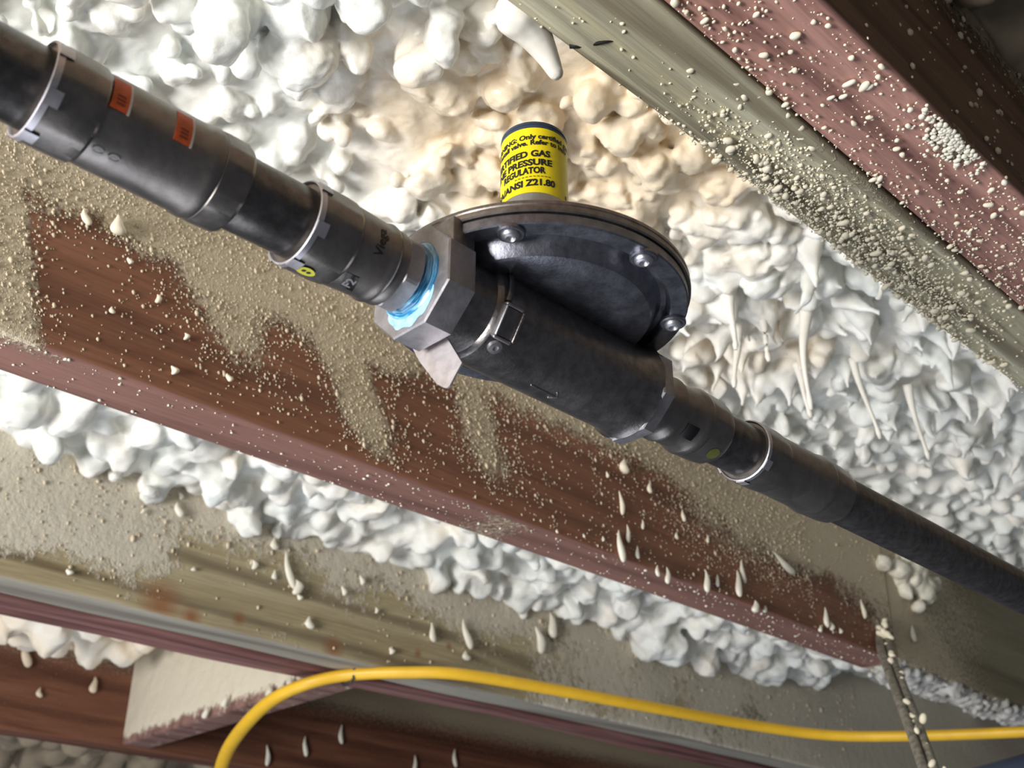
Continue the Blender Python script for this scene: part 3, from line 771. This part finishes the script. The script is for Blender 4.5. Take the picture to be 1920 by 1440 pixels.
# long coupling, left
c1 = thing('press_coupling', 'long grey press coupling with two orange labels', 'coupling', (-0.143, 0, -0.0128))
b = 0.0003
part('coupling_body', lathe([(-0.158, 0.0112), (-0.156, 0.0119), (-0.154, 0.0121), (-0.140, 0.0122), (-0.129, 0.0123), (-0.1275, 0.0127), (-0.1255, 0.0128), (-0.1235, 0.0122), (-0.1225, 0.0112)], 'X', 120), M_press, c1, 40)
part('collar', lathe([(-0.1690, 0.0108), (-0.1690, 0.0125), (-0.1660, 0.0128, .5), (-0.1590, 0.0128, .9), (-0.1566, 0.0126, .5), (-0.1556, 0.0119)], 'X', 120, phase=0.35), M_press, c1, 25)
part('collar', lathe([(-0.1246, 0.0122), (-0.1240, 0.0127, .3), (-0.1225, 0.0128, .9), (-0.1168, 0.0127, .9), (-0.1158, 0.0122, .4), (-0.1156, 0.0108)], 'X', 120, phase=0.2), M_press, c1, 25)
ring(-0.1690, -1, c1, 0.0124, (-141, -86, -200, -30))
for x in (-0.1573, -0.1405):
    part('orange_label', cyl_patch(x + 0.0016, x + 0.0060, -207, -162, 0.01225, 16, 0, 0.0001), M_orange, c1, label='orange rectangular sticker with fine black print')
    part('label_edge', cyl_patch(x + 0.0060, x + 0.0066, -207, -161, 0.01225, 16, 0, 0.0001), M_white, c1)
    for k, a in enumerate((-180, -175, -170)):
        me = cyl_patch(x + 0.0028, x + 0.0050, a - 1.2, a + 1.4, 0.01236, 4, 0, 0.00005)
        part('label_print', me, plain('label_print', (0.25, 0.05, 0.02), 0.6), c1)
for x in (-0.1533, -0.1492):
    bm = bmesh.new()
    for q in range(20):
        t0 = 2 * PI * q / 20; ca, sa = math.cos(t0), math.sin(t0)
        for (rr) in (0.85, 1.15):
            a = math.radians(-110) + rr * sa * 0.0010 / 0.0124; bm.verts.new((x + rr * ca * 0.0014, 0.01255 * math.cos(a), 0.01255 * math.sin(a)))
    bm.verts.ensure_lookup_table()
    for q in range(20):
        i = q * 2; j = (q * 2 + 2) % 40; bm.faces.new([bm.verts[i], bm.verts[i + 1], bm.verts[j + 1], bm.verts[j]])
    part('stamped_mark', from_bm(bm), M_logo, c1, label='small stamped oval mark')

# left press adapter with thread into the regulator
a1 = thing('press_adapter', 'grey press adapter left of the regulator with blue thread sealant', 'adapter', (-0.078, 0, -0.0128))
part('adapter_body', lathe([(-0.0810, 0.0112), (-0.0800, 0.0121), (-0.0786, 0.0122), (-0.0700, 0.0118), (-0.0684, 0.0119), (-0.0674, 0.0123), (-0.0664, 0.0121), (-0.0656, 0.0113), (-0.0650, 0.0117), (-0.0630, 0.0117), (-0.0622, 0.0108)], 'X', 120), M_press, a1, 35)
part('collar', lathe([(-0.0945, 0.0108), (-0.0945, 0.0124), (-0.0920, 0.0129, .5), (-0.0840, 0.0129, .9), (-0.0812, 0.0127, .5), (-0.0800, 0.0120)], 'X', 120, phase=0.5), M_press, a1, 25)
ring(-0.0945, -1, a1, 0.0124, (-147, -88, -30, -210))
# hex with chamfered ends: intersection of a hexagon and a cone
def hexnut(x0, x1, af, rc, phase=0.0, n=6, seg=144, ch=0.0012):
    prof = [(x0, rc - ch * 1.6), (x0 + ch, rc), (x1 - ch, rc), (x1, rc - ch * 1.6)]; vs = []; fs = []
    xs = [x0, x0 + ch * 0.35, x0 + ch * 0.7, x0 + ch, x0 + ch * 1.6, x1 - ch * 1.6, x1 - ch, x1 - ch * 0.5, x1]
    for x in xs:
        rcone = rc * 1.2 - max(0, (x0 + ch * 1.9 - x)) * 1.6 - max(0, (x - x1 + ch * 1.9)) * 1.6
        for i in range(seg):
            t = 2 * PI * i / seg; k = ((t + phase) % (2 * PI / n)) - PI / n
            r = min(af / math.cos(k), rcone, rc); vs.append((x, r * math.cos(t), r * math.sin(t)))
    for j in range(len(xs) - 1):
        for i in range(seg):
            k = (i + 1) % seg; fs.append((j * seg + i, j * seg + k, (j + 1) * seg + k, (j + 1) * seg + i))
    fs.append(tuple(range(seg))); fs.append(tuple(range((len(xs) - 1) * seg, len(xs) * seg)))
    bm = bmesh.new(); bv = [bm.verts.new(v) for v in vs]
    for f in fs: bm.faces.new([bv[i] for i in f])
    return from_bm(bm)
part('hex_nut', hexnut(-0.0634, -0.0570, 0.0108, 0.0121, 0.35), M_hex, a1, 18)
part('thread_end', lathe([(-0.0575, 0.0100), (-0.0520, 0.0098), (-0.0520, 0.009)], 'X', 96), M_hex, a1, 35)
vs = []
me = lathe([(-0.0572, 0.0098), (-0.0566, 0.0106), (-0.0558, 0.0107), (-0.0550, 0.0109), (-0.0543, 0.0112), (-0.0537, 0.0120), (-0.0534, 0.0126), (-0.0530, 0.0128), (-0.0529, 0.0098)], 'X', 120)
for v in me.vertices:
    n = 1 + 0.035 * fbm(v.co.x * 900, v.co.y * 260, v.co.z * 260); v.co.y *= n; v.co.z *= n
part('thread_sealant', me, M_blue, a1, 80, 'smear of bright blue thread sealant')
bm = bmesh.new(); c_ = []
for i in range(41):
    f = i / 40; a = math.radians(-150 + 110 * f); r1 = 0.0126 + 0.0034 * math.sin(PI * f) ** 0.7 * (1 + 0.25 * fbm(f * 9, 1, 2))
    c_.append((bm.verts.new((-0.05352, 0.0110 * math.cos(a), 0.0110 * math.sin(a))), bm.verts.new((-0.05352, r1 * math.cos(a), r1 * math.sin(a)))))
for i in range(40): bm.faces.new([c_[i][0], c_[i][1], c_[i + 1][1], c_[i + 1][0]])
part('sealant_smear', from_bm(bm), plain('pale_blue_smear', (0.30, 0.50, 0.66), 0.4, 0.5, 0.3, 400), a1, 80, 'pale blue smear on the collar face')
# printing on the adapter
def wrap_x(me, x, ang, r):
    """text lying round the cylinder: reads along increasing angle direction, letters stand toward -X"""
    for v in me.vertices:
        a = math.radians(ang) - v.co.x / r; v.co = Vector((x - v.co.y, r * math.cos(a), r * math.sin(a)))
    return me
me = densify(text_mesh('Viega', 0.0042, 0.00004), 0.0012)
part('lettering', wrap_x(me, -0.0725, -150, 0.01214), M_ink, a1, None, 'small black lettering')
part('black_square', cyl_patch(-0.0822 + 0.0035, -0.0755 + 0.0012, -112, -84, 0.01222, 12, 0.002, 0.0001), M_ink, a1, None, 'black square printed mark')
me = densify(text_mesh('F2', 0.0040, 0.0001), 0.001)
part('printed_mark', wrap_x(me, -0.0752, -88, 0.01236), M_logo, a1, None, 'pale emblem on black square')
vs = [(-0.0885, 0, 0)]; 
def oval_patch(x, ang, ax, aa, r):
    bm = bmesh.new(); c = bm.verts.new((x, r * math.cos(math.radians(ang)), r * math.sin(math.radians(ang)))); ring_ = []
    for q in range(28):
        t = 2 * PI * q / 28; a = math.radians(ang) + aa / r * math.sin(t); ring_.append(bm.verts.new((x + ax * math.cos(t), r * math.cos(a), r * math.sin(a))))
    for q in range(28): bm.faces.new([c, ring_[q], ring_[(q + 1) % 28]])
    return from_bm(bm)
part('oval_sticker', oval_patch(-0.0892, -84, 0.0028, 0.0022, 0.0131), M_oval, a1, None, 'yellow-green oval sticker')
part('sticker_mark', oval_patch(-0.0900, -85, 0.0006, 0.0007, 0.01315), M_ink, a1)
part('sticker_mark', oval_patch(-0.0884, -85, 0.0006, 0.0007, 0.01315), M_ink, a1)

# right press adapter
a2 = thing('press_adapter', 'dark ribbed press adapter right of the regulator', 'adapter', (0.074, 0, -0.0128))
part('hex_nut', hexnut(0.0515, 0.0570, 0.0100, 0.0112, 0.1), M_press, a2, 18)
part('adapter_body', lathe([(0.0560, 0.0100), (0.0570, 0.0104), (0.0600, 0.0106), (0.0625, 0.0110), (0.0640, 0.0122), (0.0655, 0.0124), (0.0665, 0.0116), (0.0680, 0.0117), (0.0760, 0.0118), (0.0775, 0.0126), (0.0795, 0.0131), (0.0812, 0.0128), (0.0820, 0.0122)], 'X', 120), M_press, a2, 35)
part('collar', lathe([(0.0810, 0.0126), (0.0830, 0.0129, .5), (0.0900, 0.0128, .9), (0.0930, 0.0124, .5), (0.0945, 0.0115), (0.0945, 0.0106)], 'X', 120, phase=0.1), M_press, a2, 25)
part('black_square', cyl_patch(0.0690, 0.0755, -140, -112, 0.0119, 12, 0.0, 0.0001), M_ink, a2, None, 'black printed square')
part('oval_sticker', oval_patch(0.0885, -112, 0.0028, 0.0026, 0.0130), plain('dull_green_sticker', (0.10, 0.11, 0.02), 0.6), a2, None, 'dull green round sticker')

# right coupling
c2 = thing('press_coupling', 'long black press coupling right of the regulator with bright ring end', 'coupling', (0.147, 0, -0.0125))
part('coupling_body', lathe([(0.128, 0.0112), (0.130, 0.0119), (0.133, 0.0121), (0.158, 0.0122), (0.1605, 0.0126), (0.1630, 0.0130), (0.1650, 0.0127), (0.1665, 0.0118)], 'X', 120), M_press, c2, 35)
part('collar', lathe([(0.1165, 0.0108), (0.1165, 0.0123), (0.1190, 0.0127, .5), (0.1280, 0.0127, .9), (0.1310, 0.0125, .5), (0.1325, 0.0120)], 'X', 120, phase=0.5), M_press, c2, 25)
part('collar', lathe([(0.1640, 0.0122), (0.1660, 0.0127, .6), (0.1760, 0.0125, .9), (0.1800, 0.0120, .5), (0.1815, 0.0106)], 'X', 120, phase=0.3), M_press, c2, 25)
ring(0.1165, -1, c2, 0.0122, (-137, -78, -20))

# ------------------------------------------------------------------ regulator
rg = thing('gas_pressure_regulator', 'black gas pressure regulator with a round diaphragm housing and yellow warning label', 'regulator', (0, 0, -0.019))
OR = 0.0186; OPH = PI / 8 - 0.05
def octa(x0, x1, r, ch=0.0006, ph=OPH, hole=0.0):
    bm = bmesh.new(); rows = []
    for (x, rr) in ((x0, r - ch), (x0 + ch, r), (x1 - ch * 0.5, r), (x1, r - ch * 0.5)):
        rows.append([bm.verts.new((x, rr * math.cos(ph + k * PI / 4), rr * math.sin(ph + k * PI / 4))) for k in range(8)])
    for j in range(3):
        for k in range(8): bm.faces.new([rows[j][k], rows[j][(k + 1) % 8], rows[j + 1][(k + 1) % 8], rows[j + 1][k]])
    bm.faces.new(rows[0]); bm.faces.new(rows[3])
    return from_bm(bm)
# barrel: neck, step, cylinder, flared end
barrel = lathe([(-0.0440, 0.0100), (-0.0440, 0.0142), (-0.0330, 0.0142), (-0.0312, 0.0146), (-0.0306, 0.0155), (-0.0298, 0.0161), (-0.0285, 0.0162), (0.0380, 0.0162), (0.0425, 0.0165), (0.0446, 0.0172), (0.0456, 0.0178), (0.0460, 0.0120)], 'X', 144)
part('body', barrel, M_cast, rg, 30)
part('inlet_collar', octa(-0.0534, -0.0428, OR, 0.0005, PI / 8 + 0.0), M_hex, rg, 20, 'eight-sided cast inlet collar, bright face toward the light')
part('outlet_collar', octa(0.0452, 0.0508, OR, 0.0005, PI / 8 + 0.0), M_hex, rg, 20)
def bpart(name, size, loc, mat, bev=0.0008, rot=None, **kw):
    me = from_bm(rbox(size, bev, 3)); 
    if rot is not None: me.transform(rot)
    me.transform(Matrix.Translation(loc)); return part(name, me, mat, rg, 30, **kw)
bpart('inlet_column', (0.0088, 0.0330, 0.0210), (-0.0471, 0, 0.0062), M_cover, 0.0005)
bpart('outlet_column', (0.0060, 0.0200, 0.0160), (0.0424, 0.0, 0.0060), M_cast, 0.0012)
bpart('web', (0.078, 0.014, 0.010), (0, 0, 0.0075), M_cast, 0.002)
# diaphragm housing (lower) and cover (upper), revolved about the vertical axis
part('lower_housing', lathe([(0.0075, 0.0), (0.0078, 0.030), (0.0082, 0.0355), (0.0090, 0.0378), (0.0110, 0.0392), (0.0138, 0.0402), (0.0148, 0.0416), (0.0146, 0.0432), (0.0128, 0.0440), (0.0121, 0.0446), (0.0120, 0.0500), (0.0124, 0.0505), (0.0152, 0.0506), (0.0154, 0.0)], 'Z', 160), M_plate, rg, 35)
part('gasket', lathe([(0.0150, 0.0), (0.0150, 0.0499), (0.0161, 0.0499), (0.0161, 0.0)], 'Z', 120), M_gasket, rg, 35)
part('upper_cover', lathe([(0.0159, 0.0), (0.0158, 0.0511), (0.0162, 0.0516), (0.0172, 0.0517), (0.0175, 0.0513), (0.0181, 0.0513), (0.0185, 0.0516), (0.0196, 0.0515), (0.0200, 0.0510), (0.0206, 0.0460), (0.0245, 0.0380), (0.0270, 0.0160), (0.0290, 0.0130), (0.0290, 0.0)], 'Z', 160), M_cover, rg, 35)
part('spring_tower', lathe([(0.0270, 0.0), (0.0270, 0.0118), (0.0818, 0.0118), (0.0818, 0.0)], 'Z', 96), M_zinc, rg, 35)
part('cap', lathe([(0.0812, 0.0), (0.0812, 0.0119), (0.0822, 0.01195), (0.0824, 0.0116), (0.0828, 0.0116), (0.0830, 0.01195), (0.0841, 0.0118), (0.0845, 0.0113), (0.0846, 0.0)], 'Z', 96), M_navy, rg, 35, 'navy blue cap ring on top of the tower')
# screws round the flange
for a in (-144.8, -90.3, -38.6, 13):
    t = math.radians(a); x, y = 0.0466 * math.cos(t), 0.0466 * math.sin(t)
    me = lathe([(0.0122, 0.0), (0.0122, 0.0044), (0.0112, 0.0044), (0.0108, 0.0040), (0.0108, 0.0032)], 'Z', 32, centre=(x, y, 0)); part('screw_boss', me, M_plate, rg, 40)
    me = lathe([(0.0115, 0.0), (0.0115, 0.0029), (0.0102, 0.0029), (0.0096, 0.0024), (0.0094, 0.0015), (0.0100, 0.0012), (0.0104, 0.0009), (0.0104, 0.0)], 'Z', 32, centre=(x, y, 0))
    part('screw', me, M_screw, rg, 40)
# tapping boss on the barrel side with a rib above it
def on_barrel(size, x, ang, r, mat, name, bev=0.0007, twist=0.0, label=None):
    bm = rbox(size, bev, 3); me = from_bm(bm); a = math.radians(ang)
    n = Vector((0, math.cos(a), math.sin(a))); tdir = Vector((0, -math.sin(a), math.cos(a)))
    m = Matrix(((1, tdir.x, n.x), (0, tdir.y, n.y), (0, tdir.z, n.z))).to_4x4()
    me.transform(Matrix.Rotation(twist, 4, 'Z')); me.transform(m); me.transform(Matrix.Translation(Vector((x, 0, 0)) + n * r))
    return part(name, me, mat, rg, 30, label)
def frame_on_barrel():
    w, h, tk = 0.0072, 0.0100, 0.0011
    for (dx, dh, sx, sh) in ((0, h / 2, w, tk), (0, -h / 2, w, tk), (w / 2, 0, tk, h), (-w / 2, 0, tk * 0.7, h)):
        a = -147 + math.degrees(dh / 0.0162)
        on_barrel((sx, sh, 0.0030), -0.0262 + dx, a, 0.0167, M_hex if dx <= 0 else M_cast, 'port_rim', 0.0005, 0.0)
on_barrel((0.0068, 0.0095, 0.0022), -0.0262, -147, 0.0160, M_cast, 'test_port', 0.0006)
frame_on_barrel()
me = lathe([(0, 0.0), (0, 0.0024), (0.0010, 0.0022), (0.0012, 0.0010), (0.0006, 0.0)], 'Z', 24)
a = math.radians(-118); n = Vector((0, math.cos(a), math.sin(a))); me.transform(n.to_track_quat('Z', 'X').to_matrix().to_4x4()); me.transform(Matrix.Translation(Vector((-0.0258, 0, 0)) + n * 0.0162)); part('plug_screw', me, M_hex, rg, 40)
P = [(-0.0285 + 0.003 * f, 0.0165 * math.cos(math.radians(-168 - 48 * f)), 0.0165 * math.sin(math.radians(-168 - 48 * f))) for f in np.linspace(0, 1, 10)]
part('rib', tube(P, [0.0011] * 8 + [0.0008, 0.0004], 10), M_cast, rg, 60)
# flow arrow cast on the underside
on_barrel((0.0120, 0.0010, 0.0006), 0.0030, -92, 0.0162, M_cast, 'flow_arrow', 0.0003)
on_barrel((0.0034, 0.0009, 0.0007), 0.0083, -96, 0.0162, M_cast, 'flow_arrow', 0.0003, 0.8)
on_barrel((0.0034, 0.0009, 0.0007), 0.0083, -88, 0.0162, M_cast, 'flow_arrow', 0.0003, -0.8)
# hanging tag
bm = bmesh.new(); pts = [(0.0145, -0.0112), (0.0105, -0.0180), (0.0068, -0.0227), (0.0020, -0.0290), (-0.0013, -0.0315), (-0.0028, -0.0321), (-0.0038, -0.0318), (-0.0060, -0.0293), (-0.0089, -0.0261), (-0.0020, -0.0150), (0.0050, -0.0090)]
lo = [bm.verts.new((-0.0400, y, z)) for y, z in pts]; hi = [bm.verts.new((-0.0394, y, z)) for y, z in pts]
bm.faces.new(lo); bm.faces.new(hi[::-1])
for k in range(len(pts)): bm.faces.new([lo[k], lo[(k + 1) % len(pts)], hi[(k + 1) % len(pts)], hi[k]])
part('metal_tag', from_bm(bm), M_tag, rg, 30, 'pointed grey metal tag hanging behind the inlet collar')

# yellow label wrapped on the tower, with its printing
PH0 = math.radians(-135)
def label_patch(z0, z1, a0, a1, r, seg=64):
    bm = bmesh.new(); rows = [[bm.verts.new((rr * math.cos(a0 + (a1 - a0) * i / seg), rr * math.sin(a0 + (a1 - a0) * i / seg), z)) for i in range(seg + 1)] for (z, rr) in ((z0, r - 0.0001), (z0, r), (z1, r), (z1, r - 0.0001))]
    for j in range(3):
        for i in range(seg): bm.faces.new([rows[j][i], rows[j][i + 1], rows[j + 1][i + 1], rows[j + 1][i]])
    return from_bm(bm)
lab = part('warning_label', label_patch(0.0530, 0.0812, PH0 - 2.2, PH0 + 2.2, 0.01192), M_yellow, rg, 40, 'yellow warning label with black capitals')
TILT = math.tan(math.radians(3.5))
def print_line(txt, sub, u0, u1, z, size, bold=0.00012, vs=1.0):
    """print txt so that its part 'sub' runs from u0 to u1 (metres round the tower, 0 = toward the lower left)"""
    i = txt.index(sub); wa = width(txt[:i], size); wb = width(sub, size); k = (u1 - u0) / wb
    me = densify(text_mesh(txt, size, bold), 0.0011)
    for v in me.vertices:
        u = u0 + (v.co.x - wa) * k; a = PH0 + u / 0.01205
        v.co = Vector((0.01206 * math.cos(a), 0.01206 * math.sin(a), z + v.co.y * vs + u * TILT))
    lo_ = link('lettering', me, M_ink, smooth=False); lo_.parent = lab
    me.transform(Matrix.Translation(-Vector(rg.location)))
for a_ in [('WARNING: Only certified gas', 'Only certified', -0.0056, 0.0112, 0.0762, 0.0029),
           ('install valve. Refer to Instr', 'Refer to', -0.0016, 0.0083, 0.0736, 0.0029),
           ('CERTIFIED GAS', 'GAS', -0.0014, 0.0056, 0.0684, 0.0037),
           ('LINE PRESSURE', 'PRESSURE', -0.0105, 0.0063, 0.0646, 0.0037),
           ('REGULATOR', 'GULATOR', -0.0098, 0.0036, 0.0611, 0.0037),
           ('CSA/ANSI Z21.80', 'Z21.80', -0.0031, 0.0074, 0.0559, 0.0037)]:
    print_line(*a_, bold=0.00011 if a_[5] < 0.003 else 0.00016)
for k in range(-9, 8):
    bm = bmesh.new(); u = k * 0.00135 - 0.0006; q = []
    for (du, dz) in ((0, 0), (0.0009, 0), (0.0009, 0.00028), (0, 0.00028)):
        a = PH0 + (u + du) / 0.01205; q.append(bm.verts.new((0.01207 * math.cos(a), 0.01207 * math.sin(a), 0.0596 + dz + u * TILT)))
    bm.faces.new(q); me = from_bm(bm); me.transform(Matrix.Translation(-Vector(rg.location)))
    if -6 < k < 5: link('print_dash', me, M_ink, lab, smooth=False)
    else: bpy.data.meshes.remove(me)
me = densify(text_mesh('8', 0.0022, 0.0001), 0.001)
for v in me.vertices:
    a = PH0 + (0.0128 + v.co.x) / 0.01205; v.co = Vector((0.01206 * math.cos(a), 0.01206 * math.sin(a), 0.0545 + v.co.y))
me.transform(Matrix.Translation(-Vector(rg.location))); link('lettering', me, M_ink, lab, smooth=False)

# ------------------------------------------------------------------ cables
pts = [(0.50, 0.99, 0.012), (0.4505, 0.9114, 0.03), (0.4141, 0.8319, 0.045), (0.3847, 0.7338, 0.06), (0.3886, 0.6803, 0.070), (0.4139, 0.6489, 0.078), (0.4474, 0.6035, 0.0785), (0.4897, 0.5689, 0.078), (0.5862, 0.5365, 0.074),
       (0.6740, 0.5096, 0.07), (0.8074, 0.4756, 0.066), (0.8870, 0.4297, 0.06), (0.9276, 0.3599, 0.055), (0.9665, 0.2532, 0.05), (1.0, 0.12, 0.045)]
me = tube(spline(pts, 12), 0.0074, 16, 0.75)
cb = link('yellow_cable', me, M_cable, angle=60)
tag(cb, 'flat yellow electrical cable looping under the olive joist toward the lower right', 'cable')
st = Soup()
me = tube([(0.4145, 0.6385, 0.088), (0.4145, 0.6385, 0.0735), (0.4150, 0.6430, 0.0700), (0.4155, 0.6540, 0.0700), (0.4160, 0.6590, 0.0735), (0.4160, 0.6590, 0.088)], 0.0013, 8)
tag(link('cable_staple', me, M_staple, angle=60), 'small black staple holding the yellow cable to the joist edge', 'staple')
M_wire = plain('dusty_grey_wire', (0.21, 0.19, 0.15), 0.6, 0.4, 0.5, 220, 0.001)
P = spline([(0.7311, 0.2700, 0.1180), (0.722, 0.264, 0.098), (0.6765, 0.24, 0.072), (0.6127, 0.2, 0.021), (0.5672, 0.17, -0.0217), (0.5287, 0.145, -0.0600), (0.49, 0.12, -0.10)], 10)
rw = thing('grey_wire', 'grey foam-spattered twin wire hanging down from the middle joist, lower right', 'wire', tuple(P[0]))
for s in (-1, 1):
    me = tube(P + np.array([0.0028 * s, -0.0024 * s, 0.0]), 0.0036, 12); part('strand', me, M_wire, rw, 60)
for k in range(46):
    i = rng.integers(2, len(P) - 3); s1 = Soup(); s1.ball(P[i] + rng.normal(0, 0.0030, 3) + np.array([0, -0.003, 0]), rng.uniform(0.0012, 0.0030), 2, (1, 1, 1.5)); part('foam_droplet', s1.mesh(), M_grain, rw, 60)
me = tube([(0.9, 0.30, -0.012), (0.70, 0.20, 0.0045 - 0.012), (0.62, 0.0, -0.014)], 0.014, 24)
me = tube([(0.840, 0.330, -0.030), (0.826, 0.262, -0.0160), (0.812, 0.195, -0.0110), (0.80, 0.12, -0.006)], 0.012, 24)
tag(link('dark_conduit', me, M_duct, angle=60), 'dark blue conduit just entering the lower right corner', 'conduit')
